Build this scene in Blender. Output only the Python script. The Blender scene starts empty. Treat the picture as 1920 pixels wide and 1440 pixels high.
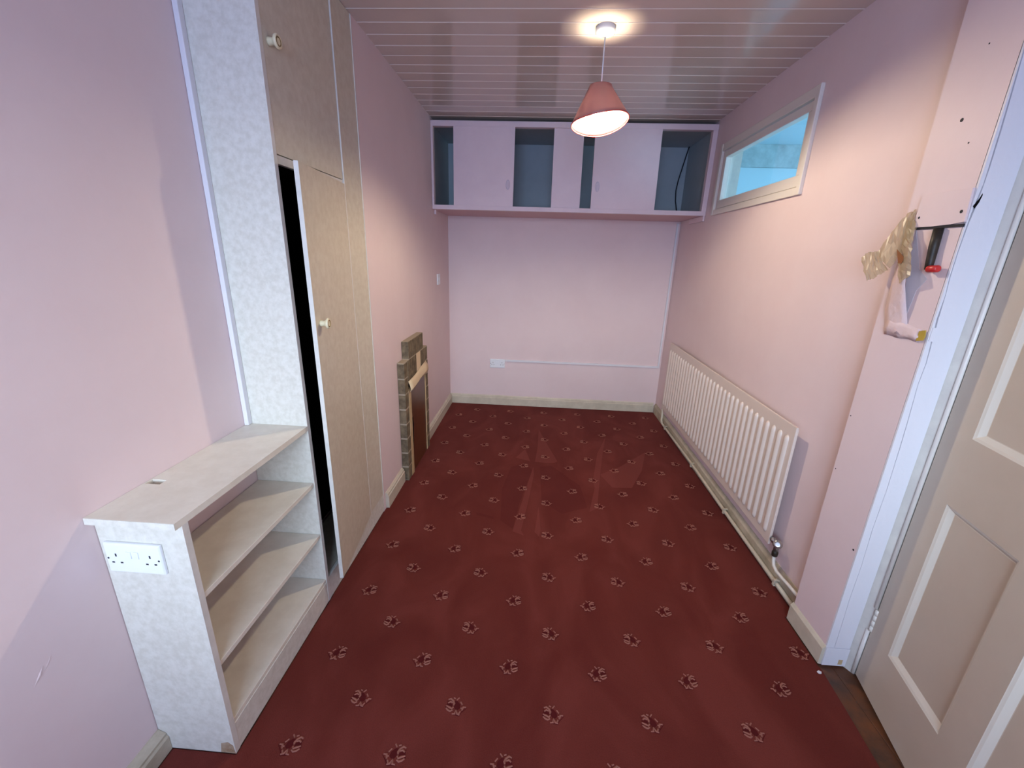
import bpy, bmesh, math, random
from mathutils import Vector, Matrix
random.seed(7)
S = bpy.context.scene
C = bpy.context.collection
PI = math.pi

# ------------------------------------------------------------------ room dimensions (metres)
XL = -1.057      # alcove wall on the left
XC = -0.829      # chimney breast / cupboard fronts
YF = 3.938       # far wall
ZC = 2.376       # ceiling
XP = 1.135       # pier beside the door
def XR(y):       # right wall leans very slightly out of square
    return 1.187 + (y - 1.465) * 0.0093

# ------------------------------------------------------------------ materials
def lin(c):
    c = c / 255.0
    return c / 12.92 if c <= 0.04045 else ((c + 0.055) / 1.055) ** 2.4
def rgb(r, g, b): return (lin(r), lin(g), lin(b), 1)

def mat(name, col, rough=0.6, spec=0.4, var=None, vscale=6, vdetail=5, bump=0, bscale=60, metal=0, col2=None, vlo=0.35, vhi=0.65, coat=0):
    m = bpy.data.materials.new(name); m.use_nodes = True
    nt = m.node_tree; b = nt.nodes['Principled BSDF']
    b.inputs['Base Color'].default_value = col
    b.inputs['Roughness'].default_value = rough
    b.inputs['Specular IOR Level'].default_value = spec
    b.inputs['Metallic'].default_value = metal
    b.inputs['Coat Weight'].default_value = coat
    tc = nt.nodes.new('ShaderNodeTexCoord')
    if col2 is not None:
        n = nt.nodes.new('ShaderNodeTexNoise'); n.inputs['Scale'].default_value = vscale; n.inputs['Detail'].default_value = vdetail
        n.inputs['Roughness'].default_value = 0.65
        r = nt.nodes.new('ShaderNodeValToRGB')
        r.color_ramp.elements[0].position = vlo; r.color_ramp.elements[1].position = vhi
        r.color_ramp.elements[0].color = col; r.color_ramp.elements[1].color = col2
        nt.links.new(tc.outputs['Object'], n.inputs['Vector'])
        nt.links.new(n.outputs['Fac'], r.inputs['Fac'])
        nt.links.new(r.outputs['Color'], b.inputs['Base Color'])
    if bump:
        n2 = nt.nodes.new('ShaderNodeTexNoise'); n2.inputs['Scale'].default_value = bscale; n2.inputs['Detail'].default_value = 4
        bp = nt.nodes.new('ShaderNodeBump'); bp.inputs['Strength'].default_value = bump; bp.inputs['Distance'].default_value = 0.01
        nt.links.new(tc.outputs['Object'], n2.inputs['Vector'])
        nt.links.new(n2.outputs['Fac'], bp.inputs['Height'])
        nt.links.new(bp.outputs['Normal'], b.inputs['Normal'])
    return m

M = {}
M['pink'] = mat('pink_wall_paint', rgb(226,204,203), 0.55, 0.3, col2=rgb(230,209,208), vscale=2.5, bump=0.035, bscale=55)
M['white_plaster'] = mat('white_painted_plaster', rgb(225,222,226), 0.5, 0.35, bump=0.12, bscale=70)
M['jamb'] = mat('old_white_gloss', rgb(214,210,200), 0.3, 0.5, col2=rgb(203,198,190), vscale=14, bump=0.04, bscale=60)
M['ceiling'] = mat('white_plastic_cladding', rgb(214,199,188), 0.13, 0.5, col2=rgb(208,193,183), vscale=2)
M['bead'] = mat('white_plastic_and_joint_glint', rgb(234,224,214), 0.25, 0.5)
M['skirting'] = mat('cream_skirting_gloss', rgb(212,202,182), 0.4, 0.4, col2=rgb(196,186,166), vscale=9, bump=0.05, bscale=40)
M['skirting_dirty'] = mat('grubby_cream_skirting', rgb(196,184,162), 0.45, 0.35, col2=rgb(150,140,116), vscale=7, bump=0.06, bscale=40, vlo=0.4, vhi=0.75)
M['marble'] = mat('mottled_cream_laminate', rgb(208,203,190), 0.45, 0.35, col2=rgb(221,217,206), vscale=48, vdetail=8, vlo=0.38, vhi=0.62)
M['marble_top'] = mat('mottled_beige_laminate', rgb(203,192,172), 0.4, 0.35, col2=rgb(212,203,184), vscale=34, vdetail=8, vlo=0.38, vhi=0.62)
M['shelf'] = mat('mottled_lit_shelf_laminate', rgb(222,214,198), 0.4, 0.35, col2=rgb(230,223,208), vscale=16, vdetail=8, vlo=0.38, vhi=0.62)  # lighter laminate copy, light on the shelf tops put into its colour
M['edge'] = mat('pale_edging_strip', rgb(224,219,210), 0.4, 0.4, col2=rgb(212,207,198), vscale=20)
M['cream_knob'] = mat('cream_plastic', rgb(228,216,180), 0.3, 0.5)
M['gold'] = mat('gold_ring', rgb(150,130,85), 0.35, 0.5, metal=0.6)
M['dark'] = mat('cupboard_interior_shade', rgb(26,22,20), 0.9, 0.1)  # near-black colour stands in for the shade inside the cupboard
M['black'] = mat('black_gap', rgb(14,12,13), 0.9, 0.1)
M['white_plastic'] = mat('white_socket_plastic', rgb(234,236,240), 0.28, 0.5)
M['slot'] = mat('dark_slot', rgb(40,40,46), 0.6, 0.2)
M['cab_white'] = mat('pale_lilac_painted_board', rgb(234,213,216), 0.45, 0.35, col2=rgb(229,207,211), vscale=5)
M['pull'] = mat('lilac_plastic_pull', rgb(212,196,206), 0.4, 0.4)
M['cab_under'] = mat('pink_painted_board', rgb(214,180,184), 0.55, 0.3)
M['cab_blue'] = mat('blue_grey_painted_board', rgb(178,188,190), 0.6, 0.3, col2=rgb(170,180,182), vscale=3)
M['rad'] = mat('radiator_enamel', rgb(222,206,194), 0.35, 0.5)
M['pipe'] = mat('painted_pipe', rgb(205,194,172), 0.4, 0.4)
M['white_pipe'] = mat('white_painted_pipe', rgb(224,218,206), 0.35, 0.5)
M['chrome'] = mat('dull_chrome', rgb(185,182,178), 0.25, 0.5, metal=0.9)
M['dark_metal'] = mat('dark_bronze_metal', rgb(52,42,32), 0.5, 0.4, col2=rgb(30,25,20), vscale=40)
M['red'] = mat('red_plastic', rgb(196,44,44), 0.4, 0.5)
M['door'] = mat('stone_grey_door_paint', rgb(196,182,164), 0.42, 0.4, col2=rgb(201,188,171), vscale=3, bump=0.03, bscale=40)
M['mould'] = mat('door_moulding_gloss', rgb(214,206,192), 0.28, 0.5)
M['brick'] = mat('brown_grey_brick', rgb(134,118,94), 0.8, 0.2, col2=rgb(94,82,66), vscale=22, bump=0.4, bscale=60)
M['mortar'] = mat('pale_mortar', rgb(168,154,134), 0.9, 0.1)
M['batten'] = mat('raw_softwood', rgb(206,180,140), 0.6, 0.3, col2=rgb(188,160,118), vscale=18)
M['board'] = mat('brown_hardboard', rgb(98,58,34), 0.32, 0.5, col2=rgb(82,46,26), vscale=5)
M['peel'] = mat('peeled_cream_tape', rgb(226,200,162), 0.6, 0.3)
M['boards'] = mat('worn_floorboards', rgb(112,66,38), 0.45, 0.4, col2=rgb(62,46,38), vscale=7, bump=0.2, bscale=40)
M['cable'] = mat('black_cable', rgb(22,22,26), 0.5, 0.4)
M['white_frame'] = mat('white_gloss_frame', rgb(228,220,210), 0.3, 0.5)
M['neigh'] = mat('pale_blue_room_paint', rgb(196,222,232), 0.6, 0.3)
M['neigh_band'] = mat('blotchy_grey_plaster', rgb(150,166,170), 0.7, 0.2, col2=rgb(186,204,208), vscale=6)
M['stain'] = mat('brown_worn_corner', rgb(150,120,92), 0.7, 0.2, col2=rgb(180,160,136), vscale=40)
M['yellow'] = mat('mustard_paint_chip', rgb(184,154,62), 0.6, 0.3)
M['pinkpaper'] = mat('torn_pink_wallpaper', rgb(224,200,198), 0.65, 0.2, bump=0.5, bscale=28)
M['paperback'] = mat('grey_paper_backing', rgb(205,196,200), 0.8, 0.1)
M['stroke'] = mat('rose_pile_light', rgb(152,102,88), 0.95, 0.05)
M['stroke_dark'] = mat('rose_pile_dark_and_shadow', rgb(82,29,29), 0.95, 0.05)
M['rim_red'] = mat('red_shade_trim', rgb(206,70,64), 0.6, 0.3)
M['label_brown'] = mat('brown_paper', rgb(140,86,48), 0.6, 0.3)

# carpet: short maroon pile with brushed tone changes and a fine fibre bump
def carpet_mat(name, c1, c2, c3):
    m = bpy.data.materials.new(name); m.use_nodes = True
    nt = m.node_tree; b = nt.nodes['Principled BSDF']; L = nt.links
    b.inputs['Roughness'].default_value = 0.95; b.inputs['Specular IOR Level'].default_value = 0.08
    b.inputs['Sheen Weight'].default_value = 0.08; b.inputs['Sheen Roughness'].default_value = 0.4
    b.inputs['Sheen Tint'].default_value = (0.8,0.45,0.5,1)
    tc = nt.nodes.new('ShaderNodeTexCoord')
    mp = nt.nodes.new('ShaderNodeMapping'); mp.inputs['Scale'].default_value = (1.6, 0.8, 1); mp.inputs['Rotation'].default_value = (0,0,0.5)
    n = nt.nodes.new('ShaderNodeTexNoise'); n.inputs['Scale'].default_value = 2.4; n.inputs['Detail'].default_value = 4; n.inputs['Distortion'].default_value = 1.0
    r = nt.nodes.new('ShaderNodeValToRGB'); e = r.color_ramp.elements
    e[0].position = 0.36; e[0].color = c1; e[1].position = 0.64; e[1].color = c3
    x = e.new(0.5); x.color = c2
    f = nt.nodes.new('ShaderNodeTexNoise'); f.inputs['Scale'].default_value = 260; f.inputs['Detail'].default_value = 2
    mx = nt.nodes.new('ShaderNodeMixRGB'); mx.blend_type = 'MULTIPLY'; mx.inputs['Fac'].default_value = 0.28
    bp = nt.nodes.new('ShaderNodeBump'); bp.inputs['Strength'].default_value = 0.35; bp.inputs['Distance'].default_value = 0.004
    L.new(tc.outputs['Object'], mp.inputs['Vector']); L.new(mp.outputs['Vector'], n.inputs['Vector'])
    L.new(tc.outputs['Object'], f.inputs['Vector'])
    L.new(n.outputs['Fac'], r.inputs['Fac']); L.new(r.outputs['Color'], mx.inputs['Color1']); L.new(f.outputs['Fac'], mx.inputs['Color2'])
    L.new(mx.outputs['Color'], b.inputs['Base Color'])
    L.new(f.outputs['Fac'], bp.inputs['Height']); L.new(bp.outputs['Normal'], b.inputs['Normal'])
    return m
M['carpet'] = carpet_mat('maroon_carpet', rgb(104,45,38), rgb(110,50,42), rgb(118,56,48))
M['carpet_light'] = carpet_mat('maroon_carpet_brushed', rgb(120,59,51), rgb(123,61,53), rgb(127,64,56))
M['carpet_dark'] = carpet_mat('maroon_carpet_trodden', rgb(98,41,35), rgb(102,44,38), rgb(107,47,40))

def glass_mat():
    m = bpy.data.materials.new('clear_window_glass'); m.use_nodes = True
    nt = m.node_tree; nt.nodes.remove(nt.nodes['Principled BSDF'])
    out = nt.nodes['Material Output']
    t = nt.nodes.new('ShaderNodeBsdfTransparent'); t.inputs['Color'].default_value = (0.93,0.97,0.97,1)
    g = nt.nodes.new('ShaderNodeBsdfGlossy'); g.inputs['Roughness'].default_value = 0.03
    fr = nt.nodes.new('ShaderNodeMath'); fr.operation='MULTIPLY_ADD'; fr.inputs[1].default_value=0.5; fr.inputs[2].default_value=0.03
    lw = nt.nodes.new('ShaderNodeLayerWeight'); lw.inputs['Blend'].default_value=0.12; nt.links.new(lw.outputs['Facing'], fr.inputs[0])
    mx = nt.nodes.new('ShaderNodeMixShader')
    nt.links.new(fr.outputs[0], mx.inputs['Fac']); nt.links.new(t.outputs[0], mx.inputs[1]); nt.links.new(g.outputs[0], mx.inputs[2])
    nt.links.new(mx.outputs[0], out.inputs['Surface'])
    return m
M['glass'] = glass_mat()

def translucent(name, col, tcol, fac, rough=0.5, alpha=0.0):
    m = bpy.data.materials.new(name); m.use_nodes = True
    nt = m.node_tree; b = nt.nodes['Principled BSDF']; out = nt.nodes['Material Output']
    b.inputs['Base Color'].default_value = col; b.inputs['Roughness'].default_value = rough
    t = nt.nodes.new('ShaderNodeBsdfTranslucent'); t.inputs['Color'].default_value = tcol
    mx = nt.nodes.new('ShaderNodeMixShader'); mx.inputs['Fac'].default_value = fac
    nt.links.new(b.outputs[0], mx.inputs[1]); nt.links.new(t.outputs[0], mx.inputs[2])
    last = mx
    if alpha:
        tr = nt.nodes.new('ShaderNodeBsdfTransparent'); m2 = nt.nodes.new('ShaderNodeMixShader'); m2.inputs['Fac'].default_value = alpha
        nt.links.new(mx.outputs[0], m2.inputs[1]); nt.links.new(tr.outputs[0], m2.inputs[2]); last = m2
    nt.links.new(last.outputs[0], out.inputs['Surface'])
    return m
M['shade'] = translucent('dusky_pink_shade', rgb(142,88,94), (0.50,0.36,0.36,1), 0.13, 0.35)
M['tape'] = translucent('yellowed_clear_tape', rgb(196,176,140), (0.7,0.56,0.38,1), 0.25, 0.3, 0.5)

def emit(name, col, st):
    m = bpy.data.materials.new(name); m.use_nodes = True
    nt = m.node_tree; nt.nodes.remove(nt.nodes['Principled BSDF'])
    e = nt.nodes.new('ShaderNodeEmission'); e.inputs['Color'].default_value = col; e.inputs['Strength'].default_value = st
    nt.links.new(e.outputs[0], nt.nodes['Material Output'].inputs['Surface'])
    return m
M['bulb'] = emit('warm_bulb_glow', (1.0, 0.85, 0.62, 1), 1240)

# ------------------------------------------------------------------ mesh builder
class MB:
    def __init__(s, *mats):
        s.bm = bmesh.new(); s.mats = list(mats); s.mi = 0
    def mat(s, i): s.mi = i; return s
    def face(s, pts, smooth=False):
        vs = [s.bm.verts.new(p) for p in pts]
        f = s.bm.faces.new(vs); f.material_index = s.mi; f.smooth = smooth
        return f
    def box(s, x0, x1, y0, y1, z0, z1):
        return s.prism([(x0,y0),(x1,y0),(x1,y1),(x0,y1)], z0, z1)
    def prism(s, poly, z0, z1):
        a = sum(poly[i][0]*poly[(i+1)%len(poly)][1]-poly[(i+1)%len(poly)][0]*poly[i][1] for i in range(len(poly)))
        if a < 0: poly = poly[::-1]
        lo = [s.bm.verts.new((x,y,z0)) for x,y in poly]; hi = [s.bm.verts.new((x,y,z1)) for x,y in poly]
        fs = [s.bm.faces.new(lo[::-1]), s.bm.faces.new(hi)]
        n = len(poly)
        for i in range(n): fs.append(s.bm.faces.new((lo[i],lo[(i+1)%n],hi[(i+1)%n],hi[i])))
        for f in fs: f.material_index = s.mi
        return s
    def extrude(s, pts, d):
        """closed planar outline pts extruded by vector d"""
        d = Vector(d)
        a = [s.bm.verts.new(p) for p in pts]; b = [s.bm.verts.new(Vector(p)+d) for p in pts]
        n = len(pts); fs = [s.bm.faces.new(a), s.bm.faces.new(b[::-1])]
        for i in range(n): fs.append(s.bm.faces.new((a[(i+1)%n],a[i],b[i],b[(i+1)%n])))
        for f in fs: f.material_index = s.mi
        return s
    def tube(s, path, r, n=12, caps=True):
        path = [Vector(p) for p in path]; rings = []
        rs = r if isinstance(r, (list,tuple)) else [r]*len(path)
        up = None
        for i, p in enumerate(path):
            t = (path[min(i+1,len(path)-1)] - path[max(i-1,0)]).normalized()
            if up is None:
                up = Vector((0,0,1)) if abs(t.z) < 0.9 else Vector((1,0,0))
            a = t.cross(up).normalized(); b = a.cross(t).normalized(); up = b
            rings.append([s.bm.verts.new(p + (a*math.cos(2*PI*k/n)+b*math.sin(2*PI*k/n))*rs[i]) for k in range(n)])
        s._rings(rings, n, caps)
        return s
    def _rings(s, rings, n, caps):
        for i in range(len(rings)-1):
            for k in range(n):
                f = s.bm.faces.new((rings[i][k],rings[i][(k+1)%n],rings[i+1][(k+1)%n],rings[i+1][k])); f.smooth = True; f.material_index = s.mi
        if caps:
            for R in (rings[0][::-1], rings[-1]):
                f = s.bm.faces.new(R); f.material_index = s.mi
    def lathe(s, origin, axis, prof, n=28, caps=True):
        """prof: (distance along axis, radius)"""
        o = Vector(origin); t = Vector(axis).normalized()
        up = Vector((0,0,1)) if abs(t.z) < 0.9 else Vector((1,0,0))
        a = t.cross(up).normalized(); b = a.cross(t).normalized()
        rings = [[s.bm.verts.new(o+t*d+(a*math.cos(2*PI*k/n)+b*math.sin(2*PI*k/n))*r) for k in range(n)] for d, r in prof]
        s._rings(rings, n, caps)
        return s
    def grid(s, rows, smooth=True):
        vs = [[s.bm.verts.new(p) for p in r] for r in rows]
        for i in range(len(vs)-1):
            for k in range(len(vs[0])-1):
                f = s.bm.faces.new((vs[i][k],vs[i][k+1],vs[i+1][k+1],vs[i+1][k])); f.smooth = smooth; f.material_index = s.mi
        return s
    def build(s, name, parent=None, bevel=0, seg=2, fix=True, solid=0, sub=0):
        if fix: bmesh.ops.recalc_face_normals(s.bm, faces=s.bm.faces[:])
        me = bpy.data.meshes.new(name); s.bm.to_mesh(me); s.bm.free()
        for m in s.mats: me.materials.append(m)
        o = bpy.data.objects.new(name, me); C.objects.link(o)
        if parent is not None: o.parent = parent; o.matrix_parent_inverse = parent.matrix_basis.inverted()
        if solid:
            md = o.modifiers.new('thick','SOLIDIFY'); md.thickness = solid; md.offset = 0
        if sub:
            md = o.modifiers.new('sub','SUBSURF'); md.levels = sub; md.render_levels = sub
        if bevel:
            md = o.modifiers.new('bev','BEVEL'); md.width = bevel; md.segments = seg; md.limit_method = 'ANGLE'; md.angle_limit = 0.6
        return o

def empty(name, loc):
    o = bpy.data.objects.new(name, None); o.location = loc; C.objects.link(o)
    o.empty_display_size = 0.05
    return o
def tag(o, label, cat, group=None):
    o['label'] = label; o['category'] = cat
    if group: o['group'] = group
    return o
def struct(o, label=None):
    o['kind'] = 'structure'
    if label: o['label'] = label
    return o
def bx(name, mats, dims, parent=None, bevel=0.0):
    return MB(mats).box(*dims).build(name, parent, bevel)

# ================================================================== THE SHELL
# floor: bare boards showing only at the threshold
f = MB(M['boards'])
for i in range(28):
    x0 = -1.3 + i*0.118
    f.box(x0, x0+0.116, -1.6, 4.1, -0.05, -0.009)
struct(f.build('floor', bevel=0.001, seg=1), 'worn brown floorboards showing at the door threshold')

# ceiling: plastic cladding planks running across the room, pale strips put the joint glints into colour
f = MB(M['ceiling'], M['bead'])
f.box(-1.3, 1.5, -1.7, 4.1, ZC+0.004, ZC+0.08)
y = 2.012 - 0.1035*35
while y < 4.05:
    f.mat(0).box(-1.25, 1.45, y+0.004, y+0.0995, ZC, ZC+0.004)
    f.mat(1).box(-1.25, 1.45, y-0.0025, y+0.0025, ZC-0.0015, ZC+0.004)
    y += 0.1035
struct(f.build('ceiling', bevel=0.001, seg=1), 'glossy white plank-clad ceiling')

# left wall: alcove near the camera, chimney breast beyond the cupboard
f = MB(M['pink'])
f.prism([(-1.3,-1.6),(XL,-1.6),(XL,2.047),(XC,2.047),(XC,4.1),(-1.3,4.1)], -0.05, ZC+0.004)
# scuffed plaster scar low on the alcove wall
for (y0,z0,y1,z1,r) in [(0.60,0.50,0.635,0.545,0.002),(0.625,0.515,0.655,0.56,0.0016),(0.575,0.455,0.60,0.49,0.0012)]:
    f.tube([(XL-0.003,y0,z0),(XL-0.0035,(y0+y1)/2+0.004,(z0+z1)/2),(XL-0.003,y1,z1)], [0.0025,r*2.2+0.001,0.0025], 6)
struct(f.build('wall_left'), 'pink painted wall with alcove and chimney breast')

f = MB(M['pink']); f.box(XC, 1.5, YF, 4.1, -0.05, ZC+0.004)
struct(f.build('wall_far'), 'pale pink far wall under the wall cabinet')

# right wall with the high internal window, the pier and the doorway
W0, W1, WZ0, WZ1 = 2.20, 3.17, 1.786, 2.15
f = MB(M['pink'], M['slot'], M['white_plaster'])
def rw(y0, y1, z0, z1): f.prism([(XR(y0),y0),(XR(y1),y1),(1.31,y1),(1.31,y0)], z0, z1)
rw(1.465, W0, -0.05, ZC+0.004); rw(W1, YF, -0.05, ZC+0.004); rw(W0, W1, -0.05, WZ0); rw(W0, W1, WZ1, ZC+0.004)
f.box(XP, 1.31, 1.269, 1.465, -0.05, ZC+0.004)
f.box(1.215, 1.31, 0.42, 1.269, 2.03, ZC+0.004)
f.box(1.215, 1.31, -1.6, 0.42, -0.05, ZC+0.004)
f.mat(1)
for y0, z0, r in [(1.372,1.830,0.005),(1.33,1.765,0.0022),(1.36,2.0,0.002),(1.456,0.93,0.0022),(1.455,0.72,0.002),(1.280,0.50,0.0035),(1.325,1.505,0.0015)]:
    f.lathe((XP-0.0006,y0,z0), (1,0,0), [(0,r),(0.004,r)], 10)
struct(f.build('wall_right'), 'pink right-hand wall with projecting pier')

# wall behind the camera with the big window that lights the room
NW = (-0.95, 0.55, 0.95, 2.12)
f = MB(M['pink'])
f.box(-1.3, NW[0], -1.75, -1.6, -0.05, ZC+0.004); f.box(NW[1], 1.31, -1.75, -1.6, -0.05, ZC+0.004)
f.box(NW[0], NW[1], -1.75, -1.6, -0.05, NW[2]); f.box(NW[0], NW[1], -1.75, -1.6, NW[3], ZC+0.004)
struct(f.build('wall_near'), 'pink wall behind the viewer with the daylight window')
w = struct(empty('window_2', (-0.2,-1.68,NW[2])), 'white framed window behind the viewer')
f = MB(M['white_frame'])
for a in [(NW[0],NW[0]+0.05,NW[2],NW[3]),(NW[1]-0.05,NW[1],NW[2],NW[3]),(-0.225,-0.175,NW[2],NW[3]),(NW[0]+0.05,NW[1]-0.05,NW[2],NW[2]+0.05),(NW[0]+0.05,NW[1]-0.05,NW[3]-0.05,NW[3])]:
    f.box(a[0],a[1],-1.71,-1.65,a[2],a[3])
f.build('window_frame', w)

# beyond the door: a dim enclosed hall
f = MB(M['jamb'])
f.box(1.31, 1.75, 0.25, 0.35, -0.05, ZC); f.box(1.65, 1.75, 0.35, 1.36, -0.05, ZC); f.box(1.31, 1.75, 1.36, 1.45, -0.05, ZC)
f.box(1.31, 1.75, 0.25, 1.45, ZC, ZC+0.05); f.box(1.31,1.75,0.25,1.45,-0.08,-0.05)
struct(f.build('wall_hall'), 'hall walls beyond the door')

# the room behind the high window: pale blue, with a blotchy band under its ceiling
f = MB(M['neigh'], M['neigh_band'])
f.box(1.31, 3.6, 4.0, 4.1, 0.4, ZC+0.06); f.box(3.5, 3.6, 1.46, 4.0, 0.4, ZC+0.06); f.box(1.31, 3.5, 1.46, 1.5, 0.4, ZC+0.06)
f.box(1.31, 3.5, 1.5, 4.0, 0.4, 0.5)
f.mat(0).box(1.31, 3.5, 1.5, 4.0, ZC, ZC+0.06)
f.mat(1).box(1.31, 3.5, 3.97, 4.0, 2.205, ZC-0.001)
struct(f.build('wall_neighbour'), 'pale blue room seen through the high window')

# skirtings
def skirt(name, poly_axis, a0, a1, face, out, mats, h=0.098, t=0.017, axis='y', label=None):
    # profile: flat board with a chamfered top
    p = [(0,0),(t,0),(t,h-0.026),(t-0.005,h-0.020),(t-0.005,h-0.012),(0.004,h),(0,h)]
    f = MB(mats)
    if axis == 'y':
        f.extrude([(face+out*q, a0, z) for q,z in p], (0,a1-a0,0))
    else:
        f.extrude([(a0, face+out*q, z) for q,z in p], (a1-a0,0,0))
    o = f.build(name); struct(o, label); return o
skirt('baseboard_left', 0, -1.6, 0.804, XL, 1, M['skirting_dirty'], h=0.075, t=0.03, label='chunky rough cream skirting below the near left wall')
skirt('baseboard_left', 0, 2.075, 2.378, XC, 1, M['skirting'], t=0.02, label='short cream skirting between cupboard and fireplace')
skirt('baseboard_left', 0, 2.936, YF-0.018, XC, 1, M['skirting'], t=0.02, label='cream skirting from fireplace to the far corner')
skirt('baseboard_far', 0, XC+0.001, 1.19, YF, -1, M['skirting'], h=0.096, axis='x', label='scuffed cream skirting along the far wall')
f = MB(M['skirting_dirty'])
p = [(0,0),(0.016,0),(0.016,0.070),(0.010,0.078),(0.004,0.094),(0,0.094)]
f.extrude([(XR(1.467)-q, 1.467, z) for q,z in p], (XR(YF-0.018)-XR(1.467), YF-0.018-1.467, 0))
struct(f.build('baseboard_right'), 'grubby cream skirting below the radiator')
f = MB(M['skirting'])
f.extrude([(XP-q, 1.262, z) for q,z in [(0,0),(0.012,0),(0.012,0.072),(0.002,0.086),(0,0.086)]], (0,1.47-1.262,0))
struct(f.build('baseboard_right', bevel=0.001), 'short cream skirting on the pier by the door')
f = MB(M['white_plaster'], M['batten'])
f.box(XP, 1.219, 1.258, 1.2685, 0, 0.082)
f.mat(1).box(1.19, 1.205, 1.2572, 1.258, 0.008, 0.03)
struct(f.build('baseboard_right', bevel=0.0015), 'white chipped block at the foot of the door lining')

# white end of the pier: plaster arris, long crack, then the door lining
crack = [(1.136,1.959),(1.138,1.91),(1.141,1.842),(1.144,1.772),(1.146,1.693),(1.146,1.655),(1.143,1.60),(1.140,1.56),(1.138,1.488),(1.139,1.418),(1.143,1.367),(1.143,1.304),(1.152,1.173),(1.149,1.107),(1.155,0.987),(1.158,0.90),(1.161,0.743),(1.158,0.6),(1.162,0.45),(1.160,0.3),(1.163,0.17)]
wid = [0.0016,0.0022,0.0028,0.0030,0.0026,0.0016,0.0048,0.0026,0.0016,0.0014,0.0010,0.0042,0.0014,0.0010,0.0016,0.0014,0.0010,0.0009,0.0008,0.0007,0.0006]
f = MB(M['white_plaster'], M['black'])
YE = 1.2625
top = [(1.134,ZC)] + [(a-w/2,z) for (a,z),w in zip(crack,wid)] + [(1.163,0.083)]
f.extrude([(x,YE,z) for x,z in top] + [(XP,YE,0.083),(XP,YE,ZC)][0:2], (0,0.006,0))
right = [(1.136,ZC)] + [(a+w/2,z) for (a,z),w in zip(crack,wid)] + [(1.164,0.083)]
f.extrude([(x,YE-0.001,z) for x,z in right] + [(1.219,YE-0.001,0.083),(1.219,YE-0.001,ZC)], (0,0.007,0))
f.mat(1).box(XP+0.002, 1.2, 1.2688, 1.2692, 0.09, ZC-0.01)
f.mat(1).extrude([(1.137,YE-0.0015,1.600),(1.146,YE-0.0015,1.618),(1.150,YE-0.0015,1.632),(1.152,YE-0.0015,1.628),(1.149,YE-0.0015,1.610),(1.143,YE-0.0015,1.595)], (0,0.0008,0))
f.mat(0).box(1.137, 1.156, YE-0.003, YE, 1.238, 1.278)
struct(f.build('trim_1', fix=True), 'white cracked door lining on the end of the pier')

# door frame post that carries the hinges
f = MB(M['jamb'])
f.prism([(1.2195,1.2685),(1.2195,1.2660),(1.236,1.237),(1.31,1.237),(1.31,1.2685)], -0.009, ZC)
f.prism([(1.236,0.40),(1.31,0.40),(1.31,0.424),(1.236,0.424)], -0.009, 2.03)
f.prism([(1.236,0.424),(1.31,0.424),(1.31,1.237),(1.236,1.237)], 2.005, 2.03)
struct(f.build('trim_2', bevel=0.002), 'grey-white door frame post beside the lining')
f = MB(M['white_frame'])
f.tube([(1.2342,1.2366,0.0),(1.2342,1.2366,0.204)], 0.0066, 14); f.tube([(1.2342,1.2366,0.30),(1.2342,1.2366,2.0)], 0.0066, 14)
struct(f.build('trim_3'), 'rounded white bead along the hinge side of the door')

# ================================================================== DOOR (four panels, ajar into the room)
TH = 0.2229; HX, HY = 1.2345, 1.230
dS = Vector((-math.sin(TH), -math.cos(TH), 0)); dN = Vector((-math.cos(TH), math.sin(TH), 0))
def DP(s, z, n=0.0): return Vector((HX,HY,0)) + dS*s + dN*n + Vector((0,0,z))
door = struct(empty('door_1', (HX,HY,0.007)), 'grey-beige four-panel door standing slightly ajar')
DW, DH, DB = 0.812, 1.985, 0.007
cols = [(0.1094,0.3582),(0.4540,0.7026)]; rowsz = [(0.2162,0.7912),(0.9957,1.865)]
ss = [0.004,0.1094,0.3582,0.4540,0.7026,DW]; zz = [DB,0.2162,0.7912,0.9957,1.865,DH]
f = MB(M['door'])
for i in range(5):
    for k in range(5):
        if i in (1,3) and k in (1,3): continue
        a = [DP(ss[i],zz[k]),DP(ss[i+1],zz[k]),DP(ss[i+1],zz[k+1]),DP(ss[i],zz[k+1])]
        f.face(a); f.face([p - dN*0.038 for p in a][::-1])
def edge(p, q): f.face([p, q, q-dN*0.038, p-dN*0.038])
edge(DP(ss[0],DB),DP(ss[-1],DB)); edge(DP(ss[-1],DB),DP(ss[-1],DH)); edge(DP(ss[-1],DH),DP(ss[0],DH)); edge(DP(ss[0],DH),DP(ss[0],DB))
bmesh.ops.remove_doubles(f.bm, verts=f.bm.verts[:], dist=1e-5)
f.build('door_leaf', door)
for (s0,s1) in cols:
    for (z0,z1) in rowsz:
        f = MB(M['mould'], M['door'])
        lv = [(0,0.0),(0.002,-0.0012),(0.007,-0.0035),(0.014,-0.0095),(0.019,-0.0135),(0.021,-0.0135)]
        rings = [[DP(s0+a,z0+a,n),DP(s1-a,z0+a,n),DP(s1-a,z1-a,n),DP(s0+a,z1-a,n)] for a,n in lv]
        vs = [[f.bm.verts.new(p) for p in r] for r in rings]
        for i in range(len(vs)-1):
            for k in range(4):
                q = f.bm.faces.new((vs[i][k],vs[i][(k+1)%4],vs[i+1][(k+1)%4],vs[i+1][k])); q.material_index = 0
        q = f.bm.faces.new(vs[-1]); q.material_index = 1
        bk = [DP(s0,z0,-0.028),DP(s1,z0,-0.028),DP(s1,z1,-0.028),DP(s0,z1,-0.028)]
        f.mat(1).face(bk[::-1])
        f.build('panel', door, fix=False)
h = MB(M['white_pipe'])
for i in range(4):
    z0 = 0.206+i*0.0235
    h.lathe((1.2345,1.2275,z0), (0,0,1), [(0,0.004),(0.001,0.0068),(0.021,0.0068),(0.022,0.004)], 14)
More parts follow.
